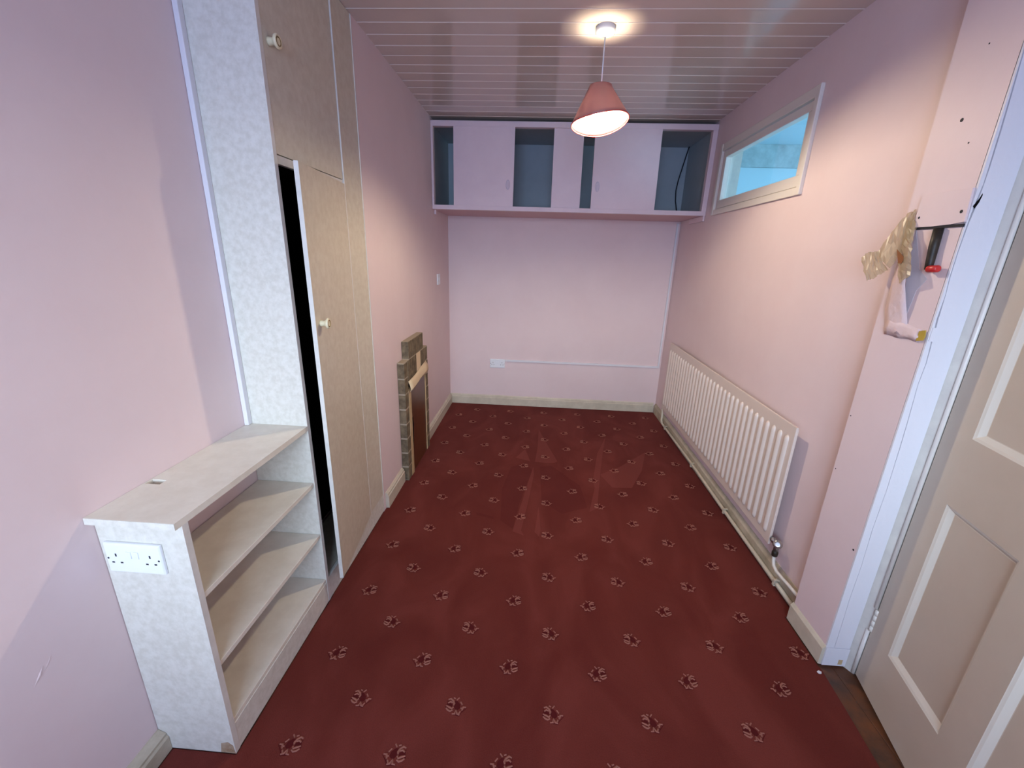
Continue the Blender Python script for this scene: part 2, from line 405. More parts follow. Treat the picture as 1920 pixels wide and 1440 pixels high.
h = h.build('hinge', door); h['label'] = 'painted hinge knuckles'

# ================================================================== INTERNAL WINDOW
w = struct(empty('window_1', (XR(2.7),2.68,1.75)), 'high white internal window in the right wall')
def wpt(x_off, y, z): return (XR(y)+x_off, y, z)
def wbar(f, y0, y1, z0, z1, xo0, xo1):
    f.prism([wpt(xo0,y0,0)[:2], wpt(xo0,y1,0)[:2], wpt(xo1,y1,0)[:2], wpt(xo1,y0,0)[:2]], z0, z1)
f = MB(M['white_frame'])
A0, A1, AZ0, AZ1 = 2.165, 3.222, 1.748, 2.190
wbar(f, A0, A0+0.032, AZ0, AZ1, -0.018, 0.0); wbar(f, A1-0.032, A1, AZ0, AZ1, -0.018, 0.0)
wbar(f, A0+0.032, A1-0.032, AZ0, AZ0+0.035, -0.016, 0.0); wbar(f, A0+0.032, A1-0.032, AZ1-0.045, AZ1, -0.016, 0.0)
f.build('window_frame', w, bevel=0.003)
f = MB(M['white_frame'])
wbar(f, W0+0.002, W1-0.002, WZ0+0.001, 1.838, -0.006, 0.034); wbar(f, W0+0.002, W1-0.002, 2.10, 2.139, -0.006, 0.034)
wbar(f, W0+0.002, 2.243, 1.838, 2.10, -0.006, 0.034); wbar(f, 3.132, W1-0.002, 1.838, 2.10, -0.006, 0.034)
f.build('sash', w, bevel=0.003)
f = MB(M['glass']); f.face([wpt(0.02,2.238,1.834),wpt(0.02,3.136,1.834),wpt(0.02,3.136,2.104),wpt(0.02,2.238,2.104)])
f.build('pane', w, fix=False)
f = MB(M['jamb'])
wbar(f, W1-0.03, W1-0.001, WZ0+0.001, 2.145, 0.036, 0.10); wbar(f, W0+0.001, W0+0.012, WZ0+0.001, 2.145, 0.036, 0.10)
f.build('reveal_lining', w)

# ================================================================== CARPET
carpet_poly = [(-1.024,-1.58),(-1.024,0.803),(-0.827,0.803),(-0.827,2.07),(-0.8085,2.076),(-0.8085,YF-0.018),(1.193,YF-0.018),(XR(2.7)-0.0175,2.7),(XR(1.475)-0.0175,1.475),(1.118,1.475),(1.118,1.255),(1.122,1.235),(1.112,1.10),(1.096,0.923),(1.075,0.72),(1.05,0.5),(1.05,0.25),(1.195,0.2),(1.195,-1.58)]
f = MB(M['carpet'], M['carpet_light'], M['carpet_dark'], M['stroke'], M['stroke_dark'])
f.prism(carpet_poly, -0.0088, 0.0)
# brushed and trodden patches where the pile lies another way
patches = [(1,[(0.066,3.351),(0.16,2.95),(0.204,2.776),(0.184,2.749),(0.12,2.74),(0.039,2.748),(0.058,2.981)]),
           (1,[(-0.038,2.95),(0.004,2.752),(-0.104,2.798)]),
           (1,[(0.029,2.674),(0.034,2.56),(0.0,2.2),(-0.029,1.941),(-0.012,1.90),(-0.075,1.93),(-0.06,2.05)]),
           (1,[(0.067,2.18),(0.078,1.96),(0.07,1.90),(0.045,1.935)]),
           (1,[(0.627,3.256),(0.519,2.945),(0.436,2.535),(0.434,2.432),(0.368,2.157),(0.42,2.20),(0.494,2.614),(0.56,2.95)]),
           (1,[(0.90,3.01),(0.80,2.70),(0.681,2.46),(0.551,2.45),(0.494,2.614),(0.66,2.75)]),
           (2,[(-0.03,2.72),(0.02,2.62),(-0.05,2.2),(-0.075,1.95),(-0.15,2.02),(-0.17,2.35),(-0.13,2.65)]),
           (2,[(0.075,2.68),(0.16,2.70),(0.34,2.45),(0.36,2.20),(0.20,2.12),(0.085,2.25)]),
           (2,[(-0.30,2.085),(-0.29,2.055),(-0.19,2.03),(-0.19,2.05)])]
for mi, pts in patches:
    f.mat(mi); fc = f.face([(x,y,0.0004) for x,y in pts]); fc.normal_update(); fc.normal_flip() if fc.normal.z < 0 else None
# woven rose motif: light pile strokes over dark pattern colour with groove shadow painted in
RS = 0.000228; RT = 0.000212; RC = (1245,1130)
strokes = [[(1110,1035),(1150,1018),(1190,1050),(1206,1090),(1198,1122)],[(1115,1088),(1150,1062),(1185,1078)],
           [(1098,1130),(1150,1150),(1185,1168),(1202,1140)],[(1100,1165),(1130,1192),(1165,1206),(1198,1188)],
           [(1198,1246),(1238,1240),(1248,1188),(1275,1238),(1312,1252)],[(1288,1250),(1312,1198)],
           [(1328,1188),(1348,1130),(1388,1130)],[(1232,1036),(1266,994)],[(1186,1000),(1218,1012)],[(1298,1056),(1332,1102)],[(1340,1150),(1310,1150)]]
darkpoly = [[(1200,1045),(1250,1050),(1295,1095),(1305,1150),(1275,1178),(1235,1180),(1212,1140)],
            [(1190,1255),(1250,1262),(1310,1272),(1330,1225),(1400,1145),(1420,1128),(1385,1150),(1335,1200),(1305,1255),(1250,1248)],
            [(1095,1050),(1110,1080),(1100,1110),(1085,1150),(1110,1190),(1160,1222),(1200,1205),(1165,1200),(1120,1175),(1108,1140),(1150,1130),(1180,1140),(1190,1105),(1150,1085)]]
def rose(cx, cy, flip):
    def T(p, h): return (cx + flip*(p[0]-RC[0])*RS, cy - (p[1]-RC[1])*RT, h)
    f.mat(4)
    for dp in darkpoly:
        f.face([T(p,0.0006) for p in dp])
    f.mat(3)
    for st in strokes:
        L, R = [], []
        for i, p in enumerate(st):
            a = Vector(st[min(i+1,len(st)-1)]) - Vector(st[max(i-1,0)]); a.normalize()
            n = Vector((-a.y, a.x)); w = 15 if 0 < i < len(st)-1 else 10
            P = Vector(p); L.append(T(P+n*w,0.0006)); R.append(T(P-n*w,0.0006))
        mid = [T(p,0.0026) for p in st]
        f.grid([L, mid, R], smooth=False)
def inside(x, y, poly):
    c = False; n = len(poly)
    for i in range(n):
        (x1,y1),(x2,y2) = poly[i], poly[(i+1)%n]
        if (y1>y) != (y2>y) and x < (x2-x1)*(y-y1)/(y2-y1)+x1: c = not c
    return c
for k in range(-3, 20):
    y = 0.993 + 0.1533*k
    odd = k % 2
    for i in range(-3, 8):
        x = (-0.528 if not odd else -0.365) + 0.3213*i + 0.002
        if inside(x-0.02, y-0.02, carpet_poly) and inside(x+0.03, y+0.02, carpet_poly): rose(x, y, -1 if odd else 1)
carpet = f.build('carpet', fix=False)
tag(carpet, 'maroon fitted carpet with rows of small woven roses', 'carpet')

# ================================================================== BOOKCASE (low shelf unit in the alcove)
Y0, Y1 = 0.805, 1.3775
bk = tag(empty('bookcase', (-0.94,1.09,0)), 'low open mottled cream shelf unit against the left wall', 'shelf unit')
f = MB(M['shelf'])
hx0,hx1,hy0,hy1 = -1.051,-1.009,0.946,0.969
f.box(XL+0.001,hx0,0.7875,Y1,0.793,0.8113); f.box(hx1,XC,0.7875,Y1,0.793,0.8113); f.box(hx0,hx1,0.7875,hy0,0.793,0.8113); f.box(hx0,hx1,hy1,Y1,0.793,0.8113)
o = f.build('top_board', bk)
f = MB(M['marble']); f.box(XL+0.001,XC,0.786,0.7874,0.7935,0.811); f.build('edge_strip', bk)
f = MB(M['marble'], M['edge'], M['stain'])
f.box(XL+0.002,XC-0.0015,Y0,Y0+0.018,0.001,0.793); f.mat(1).box(XC-0.0015,XC,Y0,Y0+0.018,0.001,0.793)
f.mat(2).extrude([(XC-0.001,Y0-0.0004,0.002),(XC-0.046,Y0-0.0004,0.002),(XC-0.043,Y0-0.0004,0.020),(XC-0.040,Y0-0.0004,0.040),(XC-0.018,Y0-0.0004,0.047),(XC-0.004,Y0-0.0004,0.034)], (0,0.0003,0))
f.build('end_panel', bk)
for z in (0.5732, 0.3377, 0.1148):
    f = MB(M['shelf']); f.box(XL+0.003,XC-0.003,Y0+0.0185,Y1-0.0005,z-0.016,z); f.build('shelf', bk, bevel=0.001)
bx('plinth', M['marble'], (XC-0.016,XC-0.001,Y0+0.0185,Y1-0.0005,0.001,0.0985), bk, 0.001)

# ================================================================== TALL CUPBOARD
cb = tag(empty('cupboard', (-0.94,1.7,0)), 'tall floor-to-ceiling mottled cream cupboard with its lower door ajar', 'cupboard')
ZT = ZC-0.0025
f = MB(M['marble'], M['edge'])
f.box(XL+0.001,XC-0.0015,1.378,1.396,0.001,ZT); f.mat(1).box(XC-0.0015,XC,1.378,1.396,0.001,ZT)
o = f.build('side_panel', cb); o['label'] = 'pale mottled side panel'
bx('wall_batten', M['white_plaster'], (XL+0.001,XL+0.0175,1.357,1.3775,0.8118,ZT), cb, 0.002)['label'] = 'painted batten covering the joint with the wall'
bx('end_stile', M['marble_top'], (XC-0.018,XC,1.863,2.041,0.1085,ZT), cb)
for (a,b) in [(1.8565,1.8625),(2.0412,2.0465)]:
    f = MB(M['edge']); f.box(XC-0.018,XC+0.0035,a,b,0.1085,ZT); f.build('edge_trim', cb, bevel=0.0015)
bx('rail', M['edge'], (XC-0.02,XC-0.004,1.3965,1.856,1.693,1.7185), cb, 0.001)
bx('plinth', M['marble'], (XC-0.016,XC-0.001,1.3965,2.06,0.001,0.1075), cb, 0.001)
bx('base_board', M['marble_top'], (XL+0.02,XC-0.017,1.3965,2.040,0.09,0.1075), cb)
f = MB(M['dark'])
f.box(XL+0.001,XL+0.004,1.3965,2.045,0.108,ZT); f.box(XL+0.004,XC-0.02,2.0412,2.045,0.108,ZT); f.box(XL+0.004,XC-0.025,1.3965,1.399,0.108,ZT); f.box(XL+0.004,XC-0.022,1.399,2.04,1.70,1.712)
f.build('lining', cb)['label'] = 'inside faces coloured dark for the unlit interior'
# doors
def knob(pos, nrm, parent):
    f = MB(M['cream_knob'])
    f.lathe(pos, nrm, [(0,0.0115),(0.004,0.0115),(0.014,0.0095),(0.020,0.0125),(0.023,0.0180),(0.027,0.0195),(0.031,0.0180),(0.032,0.0150),(0.0305,0.0135)], 28)
    k = f.build('knob', parent)
    f = MB(M['gold']); f.lathe(Vector(pos)+Vector(nrm)*0.0302, nrm, [(0,0.0130),(0.0014,0.0125),(0.0014,0.0098),(0.0002,0.0094)], 28)
    f.build('inlay_ring', k)
    return k
ud = bx('upper_door', M['marble_top'], (XC-0.018,XC-0.0015,1.3985,1.8555,1.7205,ZT-0.003), cb, 0.001)
knob((XC-0.0015,1.428,2.024), (1,0,0), ud)
PH = 0.1268; H0 = Vector((XC+0.0025,1.857,0))
ds = Vector((math.sin(PH),-math.cos(PH),0)); dn = Vector((math.cos(PH),math.sin(PH),0))
f = MB(M['marble_top'], M['edge'])
WD, TT = 0.455, 0.015
def LP(s,n,z): return H0+ds*s+dn*n+Vector((0,0,z))
f.extrude([LP(0,0,0.103),LP(WD-0.001,0,0.103),LP(WD-0.001,-TT,0.103),LP(0,-TT,0.103)], (0,0,1.704-0.103))
f.mat(1).extrude([LP(WD-0.001,0,0.103),LP(WD,0,0.103),LP(WD,-TT,0.103),LP(WD-0.001,-TT,0.103)], (0,0,1.704-0.103))
ld = f.build('lower_door', cb); ld['label'] = 'lower door standing ajar'
knob(LP(0.412,0,1.186), dn, ld)

# ================================================================== SOCKETS
def double_socket(name, centre, right, out, label, group=None):
    """plate 146 x 86 mm; right/out are unit vectors"""
    c = Vector(centre); r = Vector(right); o = Vector(out); u = Vector((0,0,1))
    def P(a, b, n): return c + r*a + u*b + o*n
    root = tag(empty(name, c), label, 'socket', group)
    f = MB(M['white_plastic'])
    w, h = 0.073, 0.043
    r0 = [P(-w,-h,0.0005),P(w,-h,0.0005),P(w,h,0.0005),P(-w,h,0.0005)]
    r1 = [P(-w,-h,0.007),P(w,-h,0.007),P(w,h,0.007),P(-w,h,0.007)]
    i = 0.0035
    r2 = [P(-w+i,-h+i,0.0105),P(w-i,-h+i,0.0105),P(w-i,h-i,0.0105),P(-w+i,h-i,0.0105)]
    vs = [[f.bm.verts.new(p) for p in q] for q in (r0,r1,r2)]
    for a in range(2):
        for k in range(4): f.bm.faces.new((vs[a][k],vs[a][(k+1)%4],vs[a+1][(k+1)%4],vs[a+1][k]))
    f.bm.faces.new(vs[2]); f.bm.faces.new(vs[0][::-1])
    f.build('faceplate', root, bevel=0.0012)
    def slab(nm, a, b, wa, hb, n0, n1, m, bev=0):
        g = MB(m); g.extrude([P(a-wa,b-hb,n0),P(a+wa,b-hb,n0),P(a+wa,b+hb,n0),P(a-wa,b+hb,n0)], o*(n1-n0)); return g.build(nm, root, bev)
    for s in (-1,1):
        slab('rocker_switch', s*0.0095, 0.012, 0.0065, 0.010, 0.0103, 0.0128, M['white_plastic'], 0.001)
        g = MB(M['slot'])
        cx = s*0.044
        for (a,b,wa,hb) in [(cx,0.010,0.0020,0.0042),(cx-0.011,-0.0115,0.0033,0.0020),(cx+0.011,-0.0115,0.0033,0.0020)]:
            g.extrude([P(a-wa,b-hb,0.0104),P(a+wa,b-hb,0.0104),P(a+wa,b+hb,0.0104),P(a-wa,b+hb,0.0104)], o*0.0004)
        g.lathe(P(s*0.0655,0.0,0.0104), o, [(0,0.0026),(0.0005,0.0026)], 10)
        g.build('pin_slots', root)
    return root
double_socket('double_socket', (-0.9655,Y0,0.6935), (1,0,0), (0,-1,0), 'white double socket on the end of the low shelf unit', 'double sockets')
double_socket('double_socket', (-0.359,YF,0.4245), (1,0,0), (0,-1,0), 'white double socket low on the far wall at the end of the trunking', 'double sockets')
# wall plate near the far left corner
sw = tag(empty('wall_switch', (XC,3.505,1.233)), 'small white square switch on the left wall near the far corner', 'switch')
f = MB(M['white_plastic']); f.box(XC+0.0003,XC+0.009,3.462,3.548,1.190,1.276); f.build('faceplate', sw, bevel=0.002)
f = MB(M['white_plastic']); f.box(XC+0.0085,XC+0.0125,3.498,3.512,1.222,1.246); f.build('rocker_switch', sw, bevel=0.001)

# surface trunking feeding the far socket
f = MB(M['white_plaster'])
f.box(-0.285, 1.178, YF-0.014, YF-0.0003, 0.450, 0.468)
f.box(1.178, 1.1925, YF-0.016, YF-0.0003, 0.450, 1.745)
tag(f.build('cable_trunking', bevel=0.002), 'thin white cable trunking running along the far wall and up its right corner', 'cable trunking')

# ================================================================== FIREPLACE
fp = tag(empty('fireplace', (XC,2.66,0)), 'small stepped brick fireplace boarded over on the left wall', 'fireplace')
FX = XC+0.046
f = MB(M['mortar'], M['brick'])
outline = [(2.387,0.001),(2.452,0.001),(2.452,0.645),(2.865,0.645),(2.865,0.001),(2.928,0.001),(2.928,0.797),(2.826,0.797),(2.826,0.910),(2.486,0.910),(2.486,0.797),(2.387,0.797)]
f.extrude([(XC+0.0005,y,z) for y,z in outline], (0.043,0,0))
f.mat(1)
def brk(y0,y1,z0,z1):
    j = 0.004
    f.box(XC+0.001, FX+random.uniform(-0.0015,0.001), y0-0.0012, y1-j+0.0012, z0+j, z1-j+0.001)
for k in range(8):
    z0 = k*0.0993; brk(2.387,2.455,z0+0.001,z0+0.0993); 
    brk(2.863,2.928,z0+0.001,z0+0.0993)
for k in range(4):
    y0 = 2.486+k*0.085; brk(y0,y0+0.080,0.797,0.912)
for k in range(4):
    y0 = 2.457+k*0.1015; brk(y0,y0+0.096,0.647,0.797)
f.build('brick_surround', fp, bevel=0.003)
f = MB(M['peel']); f.box(FX+0.0012,FX+0.002,2.64,2.735,0.675,0.80); f.build('bare_patch', fp)['label'] = 'cleaned beige patch on the bricks'
f = MB(M['board'], M['black'])
f.box(XC+0.0008,XC+0.040,2.505,2.852,0.002,0.60)
f.mat(1).extrude([(XC+0.0404,2.506,0.38),(XC+0.0404,2.535,0.40),(XC+0.0404,2.545,0.33),(XC+0.0404,2.532,0.22),(XC+0.0404,2.506,0.18)], (0.0006,0,0))
f.build('infill_board', fp)['label'] = 'brown board closing the opening'
for (a,b,x) in [(2.4535,2.503,0.046),(2.853,2.8625,0.0445)]:
    f = MB(M['batten']); f.box(XC+0.001,XC+x,a,b,0.002,0.612); f.build('batten', fp, bevel=0.002)
# curled strip of masking paper over the lintel
rows = []
for i in range(9):
    t = i/8; y = 2.445+t*0.43
    rows.append([(FX+0.0025+0.004*math.sin(t*5), y, 0.665+0.03*t), (FX+0.010+0.004*math.sin(t*7+1), y, 0.640+0.028*t), (FX+0.020+0.005*math.sin(t*6), y-0.004, 0.615+0.027*t), (FX+0.012+0.006*math.sin(t*9), y, 0.598+0.025*t)])
f = MB(M['peel']); f.grid(rows); f.build('peeling_strip', fp, solid=0.003)

# ================================================================== WALL CABINET ACROSS THE FAR WALL
wc = tag(empty('wall_cabinet', (0.19,3.65,1.759)), 'long pale lilac wall cabinet with half-open sliding doors above the far wall', 'cabinet')
YC = 3.363; XE = 1.203
CZ0, CZ1 = 1.759, 2.350
f = MB(M['cab_white'])
f.box(XC+0.002,XE,YC,YC+0.045,2.314,CZ1); f.box(XC+0.002,XE,YC,YC+0.045,CZ0,1.790)
f.box(XC+0.002,XC+0.018,YC,YC+0.045,1.790,2.314); f.box(1.170,XE,YC,YC+0.045,1.790,2.314)
f.build('front_frame', wc, bevel=0.0015)
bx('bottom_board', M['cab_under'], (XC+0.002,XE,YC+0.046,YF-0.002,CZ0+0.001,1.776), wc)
bx('top_board', M['cab_blue'], (XC+0.002,XE,YC+0.046,YF-0.002,2.332,CZ1), wc)
bx('back_panel', M['cab_blue'], (XC+0.012,XE-0.012,YF-0.010,YF-0.001,1.777,2.331), wc)
for a,b in ((XC+0.002,XC+0.010),(XE-0.010,XE)):
    bx('side_panel', M['cab_blue'], (a,b,YC+0.046,YF-0.002,1.777,2.331), wc)
def sdoor(x0, x1, y, name='sliding_door', hx=None, skew=0.0):
    f = MB(M['cab_white'])
    f.extrude([(x0+skew,y,1.786),(x1+skew,y,1.786),(x1,y,2.318),(x0,y,2.318)], (0,0.014,0))
    d = f.build(name, wc, bevel=0.001)
    if hx:
        g = MB(M['pull']); g.lathe((hx,y-0.0002,1.938), (0,1,0), [(0,0.0001),(-0.002,0.012),(-0.003,0.014),(-0.0005,0.016)], 20, caps=False)
        for v in g.bm.verts: v.co.z = 1.938 + (v.co.z-1.938)*2.2; 
        g.build('finger_pull', d)
    return d
sdoor(-0.661,-0.214,YC+0.003,hx=-0.257,skew=-0.002)
sdoor(0.066,0.279,YC+0.016,skew=0.003)
sdoor(0.356,0.823,YC+0.003,hx=0.400,skew=0.006)
f = MB(M['cab_white']); f.box(XE-0.014,XE-0.001,YC+0.004,YC+0.30,1.722,CZ0); f.build('cleat', wc, bevel=0.001)
f = MB(M['cab_white']); f.box(XC+0.002,XC+0.016,3.42,3.46,1.726,CZ0); f.build('cleat', wc, bevel=0.001)
f = MB(M['cable'])
P0 = [(1.180,3.895,2.330),(1.166,3.90,2.26),(1.148,3.90,2.17),(1.130,3.90,2.08),(1.122,3.90,2.00),(1.128,3.895,1.92),(1.142,3.88,1.85),(1.150,3.85,1.782)]
f.tube(P0, 0.0045, 8)
tag(f.build('cable'), 'loose black cable hanging inside the open right end of the wall cabinet', 'cable')

# ================================================================== RADIATOR
rd = tag(empty('radiator', (1.16,2.64,0.17)), 'long white ribbed radiator on the right wall under the high window', 'radiator')
RY0, RY1, RZ0, RZ1 = 1.722, 3.575, 0.178, 0.769
def RX(y): return XR(y) - 0.052
lean = 0.012
f = MB(M['rad'])
f.extrude([(RX(RY0)+0.010,RY0,RZ0),(RX(RY0),RY0,RZ0),(RX(RY0)-lean*0,RY0,RZ1),(RX(RY0)+0.010,RY0,RZ1)], (RX(RY1)-RX(RY0), RY1-RY0, 0))
# pressed ribs
n = 33
for i in range(n):
    yc = RY0 + 0.047 + i*(RY1-RY0-0.094)/(n-1); x = RX(yc)
    za, zb = RZ0+0.040, RZ1-0.052
    rows = []
    for (z, sc) in [(za,0.02),(za+0.006,0.6),(za+0.016,0.95),(za+0.03,1),(zb-0.03,1),(zb-0.016,0.95),(zb-0.006,0.6),(zb,0.02)]:
        row = []
        for k in range(7):
            a = PI*k/6
            row.append((x + 0.0005 - 0.0115*math.sin(a)*min(1,sc*1.1), yc - 0.0145*math.cos(a)*(0.35+0.65*sc), z))
        rows.append(row)
    f.grid(rows)
f.build('front_panel', rd, bevel=0.002)
f = MB(M['rad'])
f.extrude([(RX(RY0)+0.0105,RY0+0.01,RZ0+0.01),(RX(RY0)+0.0105,RY0+0.01,RZ1-0.012),(RX(RY0)+0.018,RY0+0.01,RZ1-0.012),(RX(RY0)+0.018,RY0+0.01,RZ0+0.01)], (RX(RY1)-RX(RY0), RY1-RY0-0.02, 0))
f.build('back_panel', rd)
for y in (2.05, 3.25):
    f = MB(M['rad']); f.box(RX(y)+0.0185,XR(y)-0.001,y-0.02,y+0.02,0.30,0.66); f.build('bracket', rd)
vx = RX(1.7)+0.012
f = MB(M['chrome'])
f.lathe((vx,RY0-0.001,0.212), (0,-1,0), [(0,0.010),(0.010,0.010),(0.011,0.014),(0.022,0.014),(0.023,0.010),(0.034,0.010)], 18)
f.lathe((vx,1.676,0.180), (0,0,1), [(0,0.011),(0.05,0.012)], 18)
v = f.build('valve', rd)
f = MB(M['chrome']); f.lathe((vx,1.676,0.212), (-0.35,-0.6,0.45), [(-0.004,0.015),(0.006,0.019),(0.026,0.020),(0.032,0.016),(0.033,0.008)], 20)
f.build('valve_cap', v)
f = MB(M['dark_metal']); f.lathe((vx,1.676,0.148), (0,0,1), [(0,0.009),(0.004,0.0125),(0.020,0.0135),(0.032,0.011)], 16)
f.build('compression_nut', v)
f = MB(M['white_pipe']); f.tube([(vx,1.676,0.150),(vx,1.674,0.128),(vx-0.002,1.660,0.108),(vx-0.003,1.63,0.100),(vx+0.002,1.59,0.098),(vx+0.006,1.54,0.100),(vx+0.008,1.467,0.103)], 0.0075, 12)
f.build('valve_tail_pipe', v)

# pipe run clipped along the skirting
hp = tag(empty('heating_pipe', (1.17,2.6,0.035)), 'cream painted heating pipe clipped along the skirting below the radiator', 'pipe')
f = MB(M['pipe']); ys = [1.474+i*0.2 for i in range(11)]+[3.55]
f.tube([(XR(y)-0.0285+0.002*math.sin(y*5), y, 0.034+0.003*math.sin(y*3)) for y in ys]+[(XR(3.59)-0.028,3.59,0.045),(XR(3.6)-0.026,3.60,0.075),(XR(3.6)-0.03,3.60,0.19)], 0.0095, 12)
f.build('pipe', hp)
for y in (1.636, 2.20, 2.77, 3.45):
    f = MB(M['pipe']); x = XR(y)-0.0285
    f.box(x-0.0125,x+0.012,y-0.007,y+0.007,0.020,0.026); f.box(x-0.0135,x-0.0105,y-0.007,y+0.007,0.020,0.052); f.box(x-0.0125,x+0.012,y-0.007,y+0.007,0.0475,0.052)
    f.build('pipe_clip', hp, bevel=0.001)

# ================================================================== PENDANT LIGHT
LX, LY = 0.236, 2.146
pl = tag(empty('pendant_light', (LX,LY,ZC)), 'lit ceiling pendant with a warped dusky pink shade', 'ceiling light')
f = MB(M['white_plastic']); f.lathe((LX,LY,ZC-0.0016), (0,0,-1), [(0,0.042),(0.018,0.041),(0.024,0.036),(0.027,0.026),(0.031,0.009),(0.036,0.006)], 36)
f.build('ceiling_rose', pl)
f = MB(M['white_plastic']); f.tube([(LX,LY,ZC-0.03),(LX,LY,2.25),(LX,LY,2.165)], 0.0028, 10); f.build('cord', pl)
f = MB(M['white_plastic']); f.lathe((LX,LY,2.168), (0,0,-1), [(0,0.006),(0.005,0.014),(0.04,0.016),(0.055,0.018)], 22); f.build('lamp_holder', pl)
N = 56
def rim(a):
    ca, sa = math.cos(a), math.sin(a)
    r = 0.122 + 0.004*math.cos(2*a)
    z = 2.017 + 0.014*ca - 0.018*sa + 0.006*math.cos(2*a+0.6)
    return Vector((LX+0.006+r*ca, LY+r*sa, z))
def top_(a): return Vector((LX-0.002+0.0485*math.cos(a), LY+0.0485*math.sin(a), 2.158-0.002*math.cos(a)))
def crown(a): return Vector((LX-0.002+0.0480*math.cos(a), LY+0.0480*math.sin(a), 2.1615))
rings = [[crown(2*PI*k/N) for k in range(N+1)]]
for j in range(9):
    t = j/8
    rings.append([top_(2*PI*k/N).lerp(rim(2*PI*k/N), t) for k in range(N+1)])
f = MB(M['shade']); f.grid(rings)
bmesh.ops.remove_doubles(f.bm, verts=f.bm.verts[:], dist=1e-5)
sh = f.build('lamp_shade', pl, solid=0.0012)
f = MB(M['rim_red']); f.tube([rim(2*PI*k/N)+Vector((0,0,-0.001)) for k in range(N+1)], 0.0022, 8, caps=False); f.build('rim_trim', sh)
f = MB(M['bead'])
for k in range(3):
    a = 0.5+2*PI*k/3
    f.tube([(LX+0.016*math.cos(a),LY+0.016*math.sin(a),2.142),(LX+0.046*math.cos(a),LY+0.046*math.sin(a),2.156)], 0.0014, 6)
f.lathe((LX,LY,2.139), (0,0,1), [(0,0.0155),(0,0.020),(0.004,0.020),(0.004,0.0155),(0,0.0155)], 24, caps=False)
f.build('shade_carrier', pl)
BZ = 2.052
f = MB(M['white_plastic']); f.lathe((LX,LY,2.113), (0,0,-1), [(0,0.012),(0.012,0.013),(0.03,0.016),(0.044,0.0195),(0.0475,0.0205)], 28)
hb = f.build('bulb', pl)
f = MB(M['bulb']); f.lathe((LX,LY,2.0574), (0,0,-1), [(-0.0085,0.0204),(-0.004,0.0268),(0,0.0294),(0.008,0.0296),(0.018,0.0272),(0.026,0.0215),(0.032,0.0125),(0.0345,0.002)], 28)
f.build('glowing_dome', hb)

# ================================================================== THINGS ON THE PIER
f = MB(M['pink'], M['slot'])
f.extrude([(XP-0.0008,1.262,1.562),(XP-0.0008,1.30,1.558),(XP-0.0008,1.36,1.556),(XP-0.0008,1.419,1.557),(XP-0.0008,1.421,1.60),(XP-0.0008,1.419,1.645),(XP-0.0008,1.33,1.648),(XP-0.0008,1.268,1.646)], (-0.006,0,0))
f.mat(1)
for y,z,r in [(1.408,1.584,0.0035),(1.279,1.589,0.0045)]:
    f.lathe((XP-0.0070,y,z), (-1,0,0), [(0,r),(0.0005,r)], 12)
f.box(XP-0.004,XP-0.0006,1.264,1.41,1.550,1.5575)
tag(f.build('cover_plate', bevel=0.001), 'pink painted cover plate with two screw holes on the pier', 'cover plate')
arm = tag(empty('bracket_arm', (XP-0.012,1.33,1.55)), 'dark metal arm with a red tip hanging below the pink cover plate', 'bracket')
f = MB(M['dark_metal'])
f.tube([(XP-0.010,1.327,1.5495),(XP-0.010,1.325,1.50),(XP-0.012,1.319,1.455),(XP-0.013,1.317,1.437)], [0.0115,0.0115,0.0098,0.0088], 14)
f.build('arm', arm)
f = MB(M['red']); f.lathe((XP-0.016,1.314,1.438), (0,-1,0.06), [(0,0.007),(0.002,0.0098),(0.030,0.0098),(0.032,0.007)], 14); f.build('tip', arm)['label'] = 'red plastic tip'

# torn wallpaper: a vertical flap lifting off the pier, fixed at its lower end
wp = tag(empty('torn_wallpaper', (XP,1.36,1.24)), 'torn pink wallpaper with yellowed tape peeling off the pier beside the dark arm', 'wallpaper')
f = MB(M['pinkpaper'])
L = [(XP-0.002,1.420,1.553),(XP-0.010,1.424,1.50),(XP-0.016,1.426,1.44),(XP-0.016,1.428,1.38),(XP-0.010,1.432,1.32),(XP-0.003,1.424,1.262),(XP-0.002,1.414,1.240)]
Rr = [(XP-0.003,1.412,1.553),(XP-0.020,1.392,1.50),(XP-0.030,1.372,1.44),(XP-0.026,1.362,1.39),(XP-0.014,1.352,1.33),(XP-0.003,1.345,1.285),(XP-0.0015,1.335,1.240)]
rows = []
for a, b in zip(L, Rr):
    a, b = Vector(a), Vector(b)
    rows.append([a.lerp(b, t) + Vector((-0.002*math.sin(PI*t)+0.0015*math.sin(t*9+a.z*60),0,0)) for t in (0,0.25,0.5,0.75,1)])
f.grid(rows); f.build('flap', wp, solid=0.0012)
f = MB(M['paperback'])
f.extrude([(XP-0.0012,y,z) for y,z in [(1.412,1.548),(1.385,1.49),(1.362,1.437),(1.325,1.410),(1.348,1.376),(1.357,1.300),(1.38,1.33),(1.40,1.44)]], (0.0008,0,0))
f.build('bare_patch', wp)['label'] = 'grey strip exposed under the torn paper'
f = MB(M['pinkpaper'])
rows = []
for i in range(9):
    t = i/8; y = 1.416 - t*0.128
    rows.append([(XP-0.0018, y, 1.292-0.026*t), (XP-0.005-0.003*math.sin(t*6), y, 1.272-0.016*t), (XP-0.006-0.002*math.sin(t*8+1), y, 1.252-0.008*t+0.004*math.sin(t*9)), (XP-0.0022, y, 1.231+0.002*math.sin(t*11))])
f.grid(rows); f.build('lower_tear', wp, solid=0.0012)
f = MB(M['yellow']); f.extrude([(XP-0.0065,1.290,1.262),(XP-0.0065,1.272,1.268),(XP-0.0065,1.268,1.250),(XP-0.0065,1.271,1.238),(XP-0.0065,1.292,1.233)], (0.003,0,0)); f.build('paint_chip', wp)['label'] = 'mustard yellow chip'

